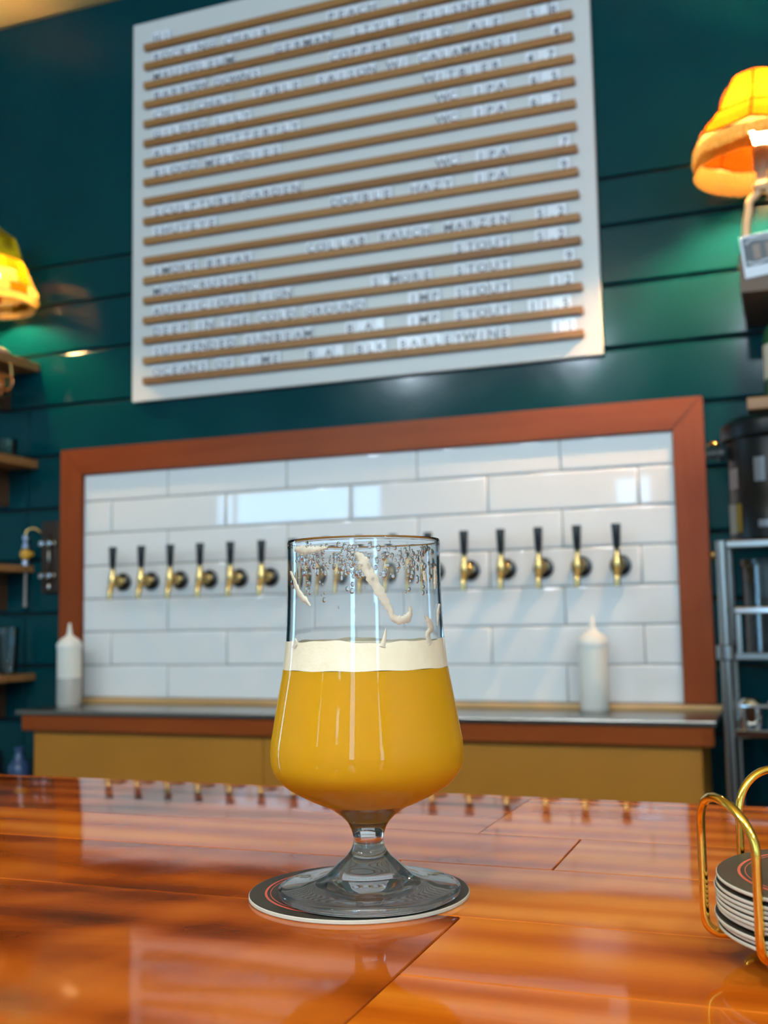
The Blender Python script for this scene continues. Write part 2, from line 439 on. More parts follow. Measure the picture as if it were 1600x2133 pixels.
# ------------------------------------------------------------------ back counter below the taps
CT = .943
cnt = thing('tap_counter', 'shallow plywood counter with steel drip surface and red wood edge under the taps', 'counter', (-1.17, 2.62, 0))
cx, cy = -1.17, 2.62
bm = bm_new(); box(bm, -2.158-cx, -.183-cx, -.006, PW-.002-cy, CT-.014, CT, .003, 2); obj('steel_top', bm, STEEL, cnt)
bm = bm_new(); box(bm, -2.140-cx, -.190-cx, 0, .03, CT-.060, CT-.0142, .003, 1); obj('edge_band', bm, FRAMEW, cnt)
for a, b in ((-2.112, -1.36), (-1.358, -.22)):
    bm = bm_new(); box(bm, a-cx, b-cx, .022, .040, .06, CT-.0605, .0015); obj('front_panel', bm, PLY, cnt)
for a, b in ((-2.112, -2.094), (-.238, -.22)):
    bm = bm_new(); box(bm, a-cx, b-cx, .0402, PW-.02-cy, .06, CT-.0145); obj('side_panel', bm, PLY, cnt)
bm = bm_new(); box(bm, -2.09-cx, -.242-cx, .06, .09, 0, .06); obj('toe_kick', bm, BLACKMT, cnt)
bm = bm_new(); box(bm, -2.155-cx, -.186-cx, PW-.046-cy, PW-.0022-cy, CT+.0002, CT+.014, .003, 2); obj('back_strip', bm, TANW, cnt)

# ------------------------------------------------------------------ beer taps
def make_tap():
    t = thing('beer_tap', 'x', 'beer tap', (0, 0, 0), 0, 'row of beer taps on the tile panel')
    bm = bm_new(); lathe(bm, [(0, 0), (.0275, 0), (.0285, .004), (.0275, .009), (.020, .0125), (0, .0125)], 28, axis='Y'); obj('flange', bm, BLACKMT, t, True, 40)
    bm = bm_new(); lathe(bm, [(.010, .011), (.0155, .0125), (.0155, .022), (.0125, .0235), (.0125, .030), (.0165, .0315), (.0165, .046), (.013, .049), (.011, .056), (0, .056)], 24, axis='Y')
    obj('shank', bm, BRASS, t, True, 35)
    bm = bm_new(); lathe(bm, [(0, -.020), (.0085, -.018), (.0125, -.010), (.0135, 0), (.0125, .010), (.010, .018), (.0105, .022), (.0085, .028), (.0075, .036), (.0085, .040), (0, .042)], 24, cy=-.060)
    obj('faucet_body', bm, BRASS, t, True, 40)
    bm = bm_new(); pts = spline([(0, -.062, -.004), (0, -.068, -.020), (0, -.074, -.036), (0, -.076, -.057)], 5)
    tube(bm, pts, [.0105-.003*i/(len(pts)-1) for i in range(len(pts))], 18); obj('spout', bm, BRASS, t, True, 50)
    bm = bm_new(); lathe(bm, [(.004, .038), (.0080, .040), (.0080, .044), (.0094, .0455), (.0118, .092), (.0130, .102), (.0122, .1065), (0, .108)], 22, cy=-.060)
    obj('tap_handle', bm, BLACKPL, t, True, 40)
    return t
tap = make_tap()
ORD = ['leftmost', 'second', 'third', 'fourth', 'fifth', 'sixth', 'seventh', 'eighth', 'ninth', 'tenth', 'eleventh', 'twelfth']
labels = []
for i in range(16):
    if i == 0: labels.append('brass beer tap with black handle, the leftmost on the tile panel')
    elif i < 6: labels.append('brass beer tap with black handle, %s from the left on the tile panel' % ORD[i])
    elif i < 11: labels.append('brass beer tap seen through or behind the beer glass, %s from the left' % ORD[i])
    elif i == 15: labels.append('brass beer tap with black handle, the rightmost on the tile panel')
    else: labels.append('brass beer tap with black handle, %s from the right on the tile panel' % ORD[15-i])
TAPY = PW-.0146
for i in range(16):
    loc = (-1.984+.1037*i, TAPY, 1.3205)
    o = tap if i == 0 else dup(tap, loc)
    o.location = loc; o['label'] = labels[i]

# ------------------------------------------------------------------ menu board with rails and letters
BX0, BX1, BZ0, BZ1 = -1.952, -.453, 1.893, 3.160
board = thing('menu_board', 'large white menu board with wooden rails of letters on the teal wall', 'menu board', (-1.2, PW, BZ0))
bm = bm_new(); box(bm, BX0+1.2, BX1+1.2, -.022, 0, 0, BZ1-BZ0, .002); obj('board_panel', bm, BOARDW, board)
RZ = [3.063-i*.06526 for i in range(18)]
TXT = {0: [('HI', -1.872)], 1: [('ROCKING CHAIR', -1.872), ('PEACH', -1.252), ('TEA', -1.027)],
 2: [('MAUSOLEUM', -1.872), ('GERMAN', -1.433), ('STYLE', -1.17), ('PILSNER', -.958), ('5.1', -.632)],
 3: [('BARROW DOWNS', -1.872), ('COPPER', -1.246), ('WILD', -.986), ('ALE', -.803), ('5.8', -.629)],
 4: [('CHIT CHAT', -1.871), ('TABLE', -1.507), ('SAISON', -1.289), ('W/', -1.056), ('CALAMANSI', -.961), ('4', -.564)],
 5: [('GILDED LILY', -1.871), ('WITBIER', -.942), ('4.7', -.64)],
 6: [('ALPINE BUTTERFLY', -1.871), ('WC', -.905), ('IPA', -.794), ('6.5', -.632)],
 7: [('BLOOD MELODIES', -1.871), ('WC', -.906), ('IPA', -.796), ('6.7', -.634)],
 9: [('SCULPTURE GARDEN', -1.871), ('WC', -.91), ('IPA', -.793), ('7', -.552)],
 10: [('SHUTEYE', -1.871), ('DOUBLE', -1.249), ('HAZY', -.994), ('IPA', -.798), ('9', -.555)],
 12: [('SMOKE BREAK', -1.87), ('COLLAB', -1.331), ('RAUCH', -1.096), ('MARZEN', -.895), ('5.2', -.627)],
 13: [('MOONCRUSHER', -1.87), ('STOUT', -.864), ('5.2', -.629)],
 14: [('AUSPICIOUS SIGN', -1.87), ("S'MORE", -1.122), ('STOUT', -.865), ('9', -.55)],
 15: [('DEEP IN THE COLD GROUND', -1.87), ('IMP', -1.007), ('STOUT', -.867), ('12', -.589)],
 16: [('SUSPENDED SUNBEAM', -1.87), ('B.A.', -1.206), ('IMP', -1.009), ('STOUT', -.869), ('11.5', -.656)],
 17: [('OCEANS OF TIME', -1.87), ('B.A.', -1.335), ('BLK', -1.176), ('BARLEYWINE', -1.04), ('11', -.588)]}
RX0, RX1 = -1.900, -.500
rails = []
bm = bm_new()
rw = (RX1-RX0)/2
box(bm, -rw, rw, -.020, 0, -.010, .006, .0015); box(bm, -rw, rw, -.020, -.014, .006, .0105)
rail_me = mesh_of(bm); rail_me.materials.append(RAILW)
for z in RZ:
    rails.append(obj('rail', rail_me, None, board, loc=((RX0+RX1)/2+1.2, -.0222, z-BZ0)))
dg = bpy.context.evaluated_depsgraph_get()
glyphs = {}
LW, LH = .0305, .041
def glyph_mesh(ch):
    if ch in glyphs: return glyphs[ch]
    bm = bm_new(); box(bm, -LW/2, LW/2, -.002, 0, 0, LH)
    me = mesh_of(bm)
    cu_ = bpy.data.curves.new('t', 'FONT'); cu_.body = ch; cu_.size = .036; cu_.align_x = 'CENTER'; cu_.resolution_u = 2; cu_.offset = .0005
    to = bpy.data.objects.new('t', cu_); COL.objects.link(to)
    dg = bpy.context.evaluated_depsgraph_get(); dg.update()
    tm = bpy.data.meshes.new_from_object(to.evaluated_get(dg))
    COL.objects.unlink(to); bpy.data.objects.remove(to)
    bm = bmesh.new(); bm.from_mesh(me); nf = len(bm.faces)
    tmp = bmesh.new(); tmp.from_mesh(tm)
    for v in tmp.verts: v.co = Vector((v.co.x, -.0023, v.co.y+.0085))
    tmp.to_mesh(tm); tmp.free()
    bm.from_mesh(tm); bm.faces.ensure_lookup_table()
    for f in bm.faces[nf:]: f.material_index = 1
    bm.normal_update()
    for f in bm.faces[nf:]:
        if f.normal.y > 0: f.normal_flip()
    out = bpy.data.meshes.new('letter_tile'); bm.to_mesh(out); bm.free()
    out.materials.append(LTILE); out.materials.append(INK)
    glyphs[ch] = out; return out
letters = []
for ri, ws in TXT.items():
    for text, x in ws:
        pit = .0335 if len(text) < 20 else .0332
        for ch in text:
            if ch != ' ':
                letters.append((ri, ch, x+pit*.5))
                if ch in ".'": x -= pit*.25
            else: x -= pit*.25
            x += pit
letters.sort(key=lambda q: -q[2])
mx_ = (RX0+RX1)/2
for ri, ch, x in letters[:300]:
    obj('letter_tile', glyph_mesh(ch), None, rails[ri], loc=(x-mx_, -.0075, .0062))
bm = bm_new()
for ri, ch, x in letters[300:]:
    n0 = len(bm.verts); bm.from_mesh(glyph_mesh(ch)); bm.verts.ensure_lookup_table()
    for v in bm.verts[n0:]: v.co += Vector((x+1.2, -.0222-.0075, RZ[ri]-BZ0+.0062))
tag(obj('letter_tiles', bm, [LTILE, INK], board), kind='stuff')

# ------------------------------------------------------------------ bar top of glossy planks
bar = thing('bar_counter', 'glossy orange-brown wooden bar top of joined planks under the beer glass', 'bar', (0, .42, 0))
def sag(y): return -.079*max(0, y-.60)**2          # the poured surface rolls off towards the working edge
def bplank(x0, x1, y0, y1, m):
    cx, cy = (x0+x1)/2, (y0+y1)/2; j = .0003
    if y1 > .63:
        bm = bm_new(); k = 10; rows = []
        for i in range(k+1):
            y = y0+j+(y1-y0-2*j)*i/k
            rows.append([bm.verts.new((xx, y-cy, zz)) for xx, zz in ((x0+j-cx, -.045), (x0+j-cx, sag(y)), (x1-j-cx, sag(y)), (x1-j-cx, -.045))])
        for a, b in zip(rows[:-1], rows[1:]):
            for q in range(4): bm.faces.new((a[q], b[q], b[(q+1) % 4], a[(q+1) % 4]))
        bm.faces.new(rows[0]); bm.faces.new(list(reversed(rows[-1])))
        bmesh.ops.recalc_face_normals(bm, faces=bm.faces[:])
        obj('plank', bm, m, bar, True, 30, loc=(cx, cy-.42, BAR)); return
    bm = bm_new(); box(bm, x0+j-cx, x1-j-cx, y0+j-cy, y1-j-cy, -.045, 0, .0004, 1)
    obj('plank', bm, m, bar, loc=(cx, cy-.42, BAR))
Y0, Y1, SX = .06, .768, -.1395
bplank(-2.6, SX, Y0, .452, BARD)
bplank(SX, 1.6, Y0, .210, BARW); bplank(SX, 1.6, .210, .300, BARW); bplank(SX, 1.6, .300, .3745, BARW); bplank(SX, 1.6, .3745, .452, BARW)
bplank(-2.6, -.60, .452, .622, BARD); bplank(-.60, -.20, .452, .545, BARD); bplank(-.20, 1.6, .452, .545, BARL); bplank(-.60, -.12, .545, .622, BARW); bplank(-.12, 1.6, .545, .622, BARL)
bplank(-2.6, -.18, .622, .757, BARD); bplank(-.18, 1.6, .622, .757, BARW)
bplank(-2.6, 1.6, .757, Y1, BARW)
bm = bm_new(); box(bm, -2.55, 1.55, .12-.42, .70-.42, 0, BAR-.0452); obj('bar_base', bm, DARKW, bar)

# ------------------------------------------------------------------ coaster and beer glass
def coaster_parts(t, r, h):
    bm = bm_new(); lathe(bm, [(0, 0), (r-.0004, 0), (r, .0004), (r, h-.0004), (r-.0003, h-.0001)], 72); obj('card_edge', bm, COASTE, t, True, 40)
    bm = bm_new(); lathe(bm, [(r-.0003, h-.0001), (r-.0008, h), (0, h)], 72); obj('printed_face', bm, COASTK, t)
    bm = bm_new(); lathe(bm, [(r*.835, h), (r*.835, h+.00012), (r*.855, h+.00012), (r*.855, h)], 72); obj('print_ring', bm, COASTR, t)
    bm = bm_new(); lathe(bm, [(r*.800, h), (r*.800, h+.00012), (r*.806, h+.00012), (r*.806, h)], 72); obj('print_ring', bm, COASTR, t)
co = thing('coaster', 'round black cardboard coaster with thin red ring under the beer glass', 'coaster', (-.1950, .4745, BAR))
coaster_parts(co, .0508, .0020)

AX, AY = -.1871, .4671
gl = thing('beer_glass', 'stemmed tulip glass half full of hazy golden beer standing on a coaster', 'beer glass', (AX, AY, BAR))
ZB = .0027
outer = [(.0, ZB), (.030, ZB), (.0385, ZB+.0002), (.0408, .0034), (.0414, .0048), (.0406, .0064), (.0350, .0073), (.0270, .0085), (.0205, .0110), (.0165, .0138), (.0136, .0165), (.0099, .0197), (.0077, .0229), (.0070, .0261),
         (.0072, .0293), (.0089, .0336), (.0116, .0368), (.0143, .0389), (.0180, .0413), (.0240, .0440), (.0307, .0473), (.0361, .0505), (.0399, .0538), (.0424, .0572), (.0437, .0608), (.0441, .0655), (.0439, .0700),
         (.0430, .0756), (.0415, .0843), (.0397, .0942), (.0380, .1040), (.0368, .1151), (.0361, .1283), (.0356, .1461), (.0356, .1585), (.0357, .1612), (.0354, .1626)]
inner = [(.0345, .1626), (.0342, .1612), (.0342, .1585), (.0342, .1461), (.0347, .1283), (.0354, .1151), (.0366, .1040), (.0383, .0942), (.0401, .0843), (.0416, .0756), (.0425, .0700), (.0426, .0655), (.0421, .0612),
         (.0407, .0578), (.0382, .0548), (.0343, .0519), (.0288, .0482), (.0225, .0452), (.0165, .0424), (.0115, .0396), (.0065, .0374), (0, .0364)]
prof = smooth_prof(outer, 4) + smooth_prof(inner, 4)
bm = bm_new(); lathe(bm, prof, 128); bmesh.ops.remove_doubles(bm, verts=bm.verts[:], dist=1e-6); bmesh.ops.recalc_face_normals(bm, faces=bm.faces[:])
for f in bm.faces: f.material_index = 1 if f.calc_center_median().z < .0125 else 0
obj('glass', bm, [GLASS, FOOTG], gl, True)
bm = bm_new(); lathe(bm, [(0, .0023), (.0385, .0023), (.0388, .00245), (.0385, .0026), (0, .0026)], 72); obj('foot_light_disc', bm, soft_noise('foot_light_disc', (.22, .225, .225), (.75, .75, .73), scale=55, rough=.5), gl)  # pale mottled disc, added for the light the clear foot would gather
BL, FL = .1040, .1158
inn = sorted(smooth_prof(inner, 4), key=lambda q: q[1])
def rin(z):
    for (r1, z1), (r2, z2) in zip(inn[:-1], inn[1:]):
        if z1 <= z <= z2 and z2 > z1: return r1+(r2-r1)*(z-z1)/(z2-z1)
    return inn[-1][0]
EPS = .00008
outp = [q for q in smooth_prof(outer, 4) if q[1] > .0415]
def rout(z):
    for (r1, z1), (r2, z2) in zip(outp[:-1], outp[1:]):
        if z1 <= z <= z2 and z2 > z1: return r1+(r2-r1)*(z-z1)/(z2-z1)
    return outp[-1][0]
# optically the beer fills the bowl right out to the glass surface
bp_ = [(0, .0362)] + [(r+EPS, z) for r, z in inn if .0364 < z < .0424] + [(r+EPS, z) for r, z in outp if .0428 < z < BL] + [(rout(BL)+EPS, BL), (0, BL)]
bm = bm_new(); lathe(bm, bp_, 96); obj('beer', bm, BEER, gl, True, 50)
# foam head: uneven upper edge, thin meniscus
bm = bm_new(); n = 120; rng = random.Random(3)
def wob(k): a = 2*PI*k/n; return .0005*math.sin(3*a+1)+.0004*math.sin(7*a)+.00022*math.sin(17*a+2)
rows_ = []
for fz in (0, .3, .7, 1.0):
    rows_.append([])
    for k in range(n):
        z = BL+.0001+(FL+wob(k)+.0007-BL)*fz if fz else BL+.0001+.0002*math.sin(11*2*PI*k/n)
        r = rout(z)+EPS; a = 2*PI*k/n
        rows_[-1].append(bm.verts.new((r*math.cos(a), r*math.sin(a), z)))
for q, dz in ((.985, -.0003), (.95, -.0010), (.6, -.0012)):
    rows_.append([bm.verts.new((v.co.x*q, v.co.y*q, FL+dz+wob(k)*.4)) for k, v in enumerate(rows_[3])])
c = bm.verts.new((0, 0, FL-.0012)); c2 = bm.verts.new((0, 0, BL+.0001))
for a, b in zip(rows_[:-1], rows_[1:]):
    for k in range(n): bm.faces.new((a[k], a[(k+1) % n], b[(k+1) % n], b[k]))
for k in range(n):
    bm.faces.new((rows_[-1][k], rows_[-1][(k+1) % n], c)); bm.faces.new((rows_[0][(k+1) % n], rows_[0][k], c2))
obj('foam_head', bm, FOAM, gl, True, 60)
# foam lacing on the inside of the wall: strips given in (azimuth deg from the side facing the bar stool, height) with width
VA = math.atan2(-AY, -AX)          # azimuth towards the camera
def onwall(dx, z, lift=0):
    """dx: sideways distance (m) along the front wall, right positive"""
    r = rout(z)+.00005+lift
    a = VA + math.asin(max(-1, min(1, dx/r)))
    return Vector((r*math.cos(a), r*math.sin(a), z))
def lace(pts, name='foam_lace'):
    """pts: (dx mm, z mm, half width mm)"""
    P = spline([(a/1000, b/1000, c/1000) for a, b, c in pts], 6)
    rg = random.Random(len(pts)*31+int(pts[0][0]*10))
    bm = bm_new(); rows = []
    for i, p in enumerate(P):
        t = P[min(i+1, len(P)-1)]-P[max(i-1, 0)]; t = Vector((t.x, t.y)).normalized(); nn = Vector((-t.y, t.x))
        w = max(p.z, .0001)*rg.uniform(.85, 1.45)
        row = []
        for s, l in ((-1, -.0001), (-.6, .00035), (0, .0005), (.6, .00035), (1, -.0001)):
            row.append(bm.verts.new(onwall(p.x+nn.x*w*s, p.y+nn.y*w*s, l)))
        rows.append(row)
    for a, b in zip(rows[:-1], rows[1:]):
        for k in range(4): bm.faces.new((a[k], a[k+1], b[k+1], b[k]))
    obj(name, bm, LACE, gl, True)
# px -> mm: 0.222 mm per pixel near the glass; centre column 761, z = 162.5-(y-1126)*.222
def pm(x, y, w): return ((x-761)*.224, 162.4-(y-1127)*.2215, w*.224)
lace([pm(744, 1160, 3), pm(756, 1172, 9), pm(768, 1195, 9), pm(782, 1222, 9), pm(796, 1247, 8), pm(808, 1270, 6), pm(815, 1282, 3)])
lace([pm(808, 1276, 2), pm(816, 1288, 6), pm(828, 1293, 7), pm(842, 1290, 7), pm(850, 1278, 4), pm(848, 1266, 2)])
lace([pm(880, 1285, 2), pm(888, 1298, 5), pm(891, 1312, 5), pm(884, 1322, 5), pm(886, 1334, 4), pm(890, 1342, 6)])
lace([pm(801, 1308, 1), pm(799, 1322, 3), pm(796, 1336, 4), pm(794, 1344, 6)])
lace([pm(622, 1145, 4), pm(636, 1149, 8), pm(652, 1151, 8), pm(668, 1151, 6), pm(690, 1148, 3)])
lace([pm(612, 1190, 2), pm(620, 1208, 3), pm(628, 1228, 4), pm(636, 1242, 6), pm(646, 1252, 4), pm(654, 1262, 2)])
lace([pm(913, 1262, 2), pm(910, 1275, 3), pm(908, 1292, 2), pm(906, 1306, 1)])
lace([pm(622, 1326, 1), pm(624, 1336, 4), pm(618, 1346, 5)])
lace([pm(905, 1185, 2), pm(905, 1205, 4), pm(904, 1222, 3), pm(903, 1232, 1)])
lace([pm(880, 1196, 2), pm(881, 1208, 4), pm(882, 1218, 2)])
# clinging beads near the rim: too many to pick apart
bm = bm_new(); rg = random.Random(11)
for k in range(320):
    dx = rg.choice([rg.gauss(-25, 5), rg.gauss(14, 12), rg.gauss(25, 5), rg.uniform(-31, 32), rg.gauss(-6, 4)])
    if abs(dx) > 32.5: continue
    z = 160-abs(rg.gauss(0, 8))-rg.random()*6
    s = rg.uniform(.3, 1.15)/1000; p = onwall(dx/1000, z/1000, .0001); nrm = Vector((p.x, p.y, 0)).normalized()
    sv = Vector((0, 0, 1)); tv = nrm.cross(sv)
    hh = rg.uniform(1, 2.0)
    ring = [bm.verts.new(p+(tv*math.cos(q*PI/4)*s+sv*math.sin(q*PI/4)*s*hh)) for q in range(8)]
    ring2 = [bm.verts.new(p+nrm*s*.45+(tv*math.cos(q*PI/4)*s+sv*math.sin(q*PI/4)*s*hh)*.65) for q in range(8)]
    tp = bm.verts.new(p+nrm*s*.6)
    for q in range(8):
        bm.faces.new((ring[q], ring[(q+1) % 8], ring2[(q+1) % 8], ring2[q])); bm.faces.new((ring2[q], ring2[(q+1) % 8], tp))
tag(obj('droplets', bm, DROP, gl, True), kind='stuff')

# ------------------------------------------------------------------ coaster stack in its gold wire holder
HX, HY = .0190, .434
hold = thing('coaster_holder', 'gold wire coaster holder with tall loops at the right end of the bar', 'coaster holder', (HX, HY, BAR))
bm = bm_new(); tube(bm, [(.034*math.cos(2*PI*k/48), .034*math.sin(2*PI*k/48), .0022) for k in range(48)], .0021, 10, closed=True); obj('base_ring', bm, GOLD, hold, True)
def loop(ang, half):
    bm = bm_new(); R = .0572; pts = []
    def P(a, z, r=R): return (r*math.cos(a), r*math.sin(a), z)
    a0, a1 = math.radians(ang-half), math.radians(ang+half)
    pts += [P(a0, .0100, .012), P(a0, .0100, .048), P(a0, .0106, .053), P(a0, .0132, .0564), P(a0, .018)]
    zs = .045
    for z in (.026, .036, zs): pts.append(P(a0, z))
    for k in range(1, 12):
        t = PI*k/12; a = (a0+a1)/2-(a1-a0)/2*math.cos(t); pts.append(P(a, zs+.0165*math.sin(t)))
    for z in (zs, .036, .026, .018): pts.append(P(a1, z))
    pts += [P(a1, .0132, .0564), P(a1, .0106, .053), P(a1, .0100, .048), P(a1, .0100, .012)]
    tube(bm, spline(pts, 3), .00165, 10); obj('wire_loop', bm, GOLD, hold, True)
loop(212, 19.5); loop(123, 18.5); loop(334, 19)
bm = bm_new(); lathe(bm, [(0, .0002), (.012, .0002), (.0135, .004), (.0135, .0095), (.012, .0115), (0, .0115)], 32); obj('hub', bm, GOLD, hold, True, 40)
rg = random.Random(5); z = BAR+.0118
CN = 10; POS = ['topmost', 'second from the top', 'third from the top', 'fourth from the top', 'fifth from the top', 'fifth from the bottom', 'fourth from the bottom', 'third from the bottom', 'second from the bottom', 'bottommost']
for k in range(CN):
    top = k == CN-1
    lab = ('black round coaster with red ring, topmost of the stack in the gold wire holder' if top else 'black coaster with pale edge in the gold wire holder, %s' % POS[CN-1-k])
    gap = .0012 if k in (3, CN-1) else .00012
    z += gap
    t = thing('coaster', lab, 'coaster', (HX+rg.uniform(-.0007, .0007), HY+rg.uniform(-.0007, .0007), z), rg.uniform(0, 6), 'coasters stacked in the gold wire holder')
    coaster_parts(t, .0525, .00145); z += .0016

# ------------------------------------------------------------------ squeeze bottles
def squeeze(loc, label, r, h, fill):
    t = thing('squeeze_bottle', label, 'bottle', loc, 0, 'squeeze bottles on the tap counter')
    bm = bm_new(); lathe(bm, [(0, 0), (r-.004, 0), (r, .004), (r*1.01, h*.5), (r, h-.006), (r*.97, h), (r*.6, h+.002), (0, h+.002)], 36); obj('bottle_body', bm, WHITEPL, t, True, 45)
    bm = bm_new(); lathe(bm, [(r*1.011, .004), (r*1.014, h*.03), (r*1.018, h*fill), (r*1.010, h*fill+.001)], 36); obj('liquid_band', bm, GREYLIQ, t, True, 45)
    bm = bm_new(); lathe(bm, [(r*1.03, h-.012), (r*1.05, h-.008), (r*1.04, h+.004), (r*.75, h+.018), (.010, h+.030), (.008, h+.036), (.0035, h+.066), (.002, h+.068), (0, h+.068)], 36); obj('nozzle_cap', bm, WHITECAP, t, True, 40)
squeeze((-2.108, 2.800, CT), 'white squeeze bottle with grey liquid at the left end of the tap counter', .037, .183, .45)
squeeze((-.500, 2.842, CT), 'cream white squeeze bottle standing before the tiles below the right-hand taps', .037, .178, .02)

# ------------------------------------------------------------------ small brass hook on the frame
hk = thing('brass_hook', 'small brass ball hook on the right post of the wooden tap frame', 'hook', (-.2003, FY+.010, 1.338))
bm = bm_new(); lathe(bm, [(0, 0), (.007, .0005), (.007, .003), (.0032, .004), (.003, .016), (0, .016)], 16, axis='X'); obj('peg', bm, BRASS, hk, True, 40)
bm = bm_new(); lathe(bm, [(.010*math.sin(PI*k/10), -.010*math.cos(PI*k/10)) for k in range(11)], 18, cx=.010, cy=-.014); obj('ball', bm, BRASS, hk, True)

# ------------------------------------------------------------------ left shelves, their things and the left lamp
SE = -2.330
def shelf(x0, x1, y0, zt, th, label, m, brackets=()):
    t = thing('wall_shelf', label, 'shelf', ((x0+x1)/2, PW, zt-th), 0, 'wooden wall shelves')
    w = (x1-x0)/2
    bm = bm_new(); box(bm, -w, w, y0-PW, -.0005, 0, th, .003, 2); obj('shelf_board', bm, m, t)
    for bx in brackets:
        bm = bm_new(); d = PW-y0
        prism(bm, [(0, 0), (-d*.75, 0), (-d*.70, -.018), (-.03, -.12), (0, -.12)], -.011, .011)
        me = mesh_of(bm)
        for v in me.vertices: v.co = Vector((v.co.y, v.co.x, v.co.z))
        obj('bracket', me, DARKW, t, loc=(bx-(x0+x1)/2, -.0006, -.0003))
    return t
shelf(-3.3, SE, 2.66, 2.062, .028, 'wooden wall shelf carrying the glowing stained glass lamp', SHELFW, (-2.46, -3.0))
shelf(-3.3, SE, 2.66, 1.735, .028, 'wooden wall shelf just left of the top of the tap frame', SHELFW, (-2.46, -3.0))
shelf(-3.3, SE-.012, 2.70, 1.384, .022, 'wooden wall shelf at the height of the left beer taps', SHELFW, (-2.46, -3.0))
shelf(-3.3, SE, 2.66, 1.033, .022, 'lowest wooden wall shelf, left of the tap counter', SHELFW, (-2.46, -3.0))

# stained-glass lamp
TG = {'yellow': translucent('glass_yellow', (.15, .072, .0015), .15), 'cream': translucent('glass_cream', (.19, .13, .035), .15), 'red': translucent('glass_orange', (.11, .018, .001), .15),
      'green': translucent('glass_green', (.014, .019, .0008), .3)}
LEAD = mat('lamp_lead', (.05, .04, .03), .5, .6)
lx, ly, lz = -2.392, 2.748, 2.062
lamp = thing('stained_glass_lamp', 'glowing yellow stained glass table lamp with green crown at the left edge', 'lamp', (lx, ly, lz))
ringz = [(.028, .420), (.078, .382), (.092, .338), (.103, .302), (.124, .258), (.147, .208), (.153, .177), (.143, .156)]
seg = 14
def gpanel(i, m):
    (ra, za), (rb, zb) = ringz[i], ringz[i+1]; a = PI/seg*.998; g = .0002
    bm = bm_new(); n = 3; A = []; B = []
    for k in range(n+1):
        q = -a+2*a*k/n; A.append((ra*math.cos(q), ra*math.sin(q), za-g)); B.append((rb*math.cos(q), rb*math.sin(q), zb+g))
    va = [bm.verts.new(p) for p in A]; vb = [bm.verts.new(p) for p in B]
    for k in range(n): bm.faces.new((va[k], vb[k], vb[k+1], va[k+1]))
    bmesh.ops.solidify(bm, geom=bm.faces[:], thickness=.0015)
    me = mesh_of(bm); me.materials.append(m); return me
pats = [['green'], ['green'], ['green', 'green', 'yellow'], ['yellow', 'yellow', 'red'], ['yellow', 'cream', 'red'], ['cream', 'yellow'], ['cream']]
for i in range(7):
    ms = {c: gpanel(i, TG[c]) for c in set(pats[i])}
    for k in range(seg):
        obj('glass_panel', ms[pats[i][k % len(pats[i])]], None, lamp, rot=(0, 0, 2*PI*(k+.5*(i % 2))/seg))
for r, z in ringz[1:]:
    bm = bm_new(); tube(bm, [(r*math.cos(2*PI*k/42), r*math.sin(2*PI*k/42), z) for k in range(42)], .0016, 6, closed=True); obj('lead_line', bm, LEAD, lamp, True)
bm = bm_new(); lathe(bm, [(0, 0), (.062, 0), (.065, .008), (.050, .018), (.022, .030), (.013, .05), (.016, .07), (.011, .09), (.011, .20), (.014, .205), (0, .21)], 28)
obj('lamp_base', bm, mat('lamp_cream_ceramic', (.70, .52, .34), .35), lamp, True, 50)
bm = bm_new(); lathe(bm, [(0, .205), (.012, .207), (.016, .225), (.026, .250), (.028, .268), (.020, .288), (0, .296)], 20)
bulbm = mat('bulb_glow_amber', (1, 1, 1), .3); bulbm.node_tree.nodes['Principled BSDF'].inputs['Emission Color'].default_value = (1, .60, .24, 1); bulbm.node_tree.nodes['Principled BSDF'].inputs['Emission Strength'].default_value = 800
obj('bulb', bm, bulbm, lamp, True)

# copper mug hanging under the lamp shelf, pewter hook ball under the next
mug = thing('copper_mug', 'copper mug hanging on a hook under the lamp shelf', 'mug', (-2.375, 2.760, 1.925))
COPPER = mat('copper', (.78, .34, .14), .2, 1.0)
bm = bm_new(); lathe(bm, [(0, 0), (.030, 0), (.040, .012), (.043, .040), (.038, .072), (.034, .074), (.032, .070), (.037, .040), (.030, .010), (0, .006)], 28); obj('mug_body', bm, COPPER, mug, True, 50)
bm = bm_new(); tube(bm, spline([(.038, 0, .062), (.062, 0, .060), (.068, 0, .036), (.056, 0, .018), (.039, 0, .016)], 5), .0035, 8); obj('mug_handle', bm, COPPER, mug, True)
bm = bm_new(); tube(bm, spline([(.052, 0, .070), (.056, 0, .058), (.062, .004, .066), (.060, 0, .090), (.055, 0, .1087)], 5), .002, 8); obj('hook', bm, BRASS, mug, True)
kn = thing('steel_hook', 'small steel ball hook under the shelf left of the tap frame', 'hook', (-2.415, 2.74, 1.655))
bm = bm_new(); tube(bm, [(0, 0, .012), (0, 0, .0518)], .003, 8); obj('hook_stem', bm, CHROME, kn)
bm = bm_new(); lathe(bm, [(.012*math.sin(PI*k/10), .012-.012*math.cos(PI*k/10)) for k in range(11)], 18); obj('hook_ball', bm, CHROME, kn, True)

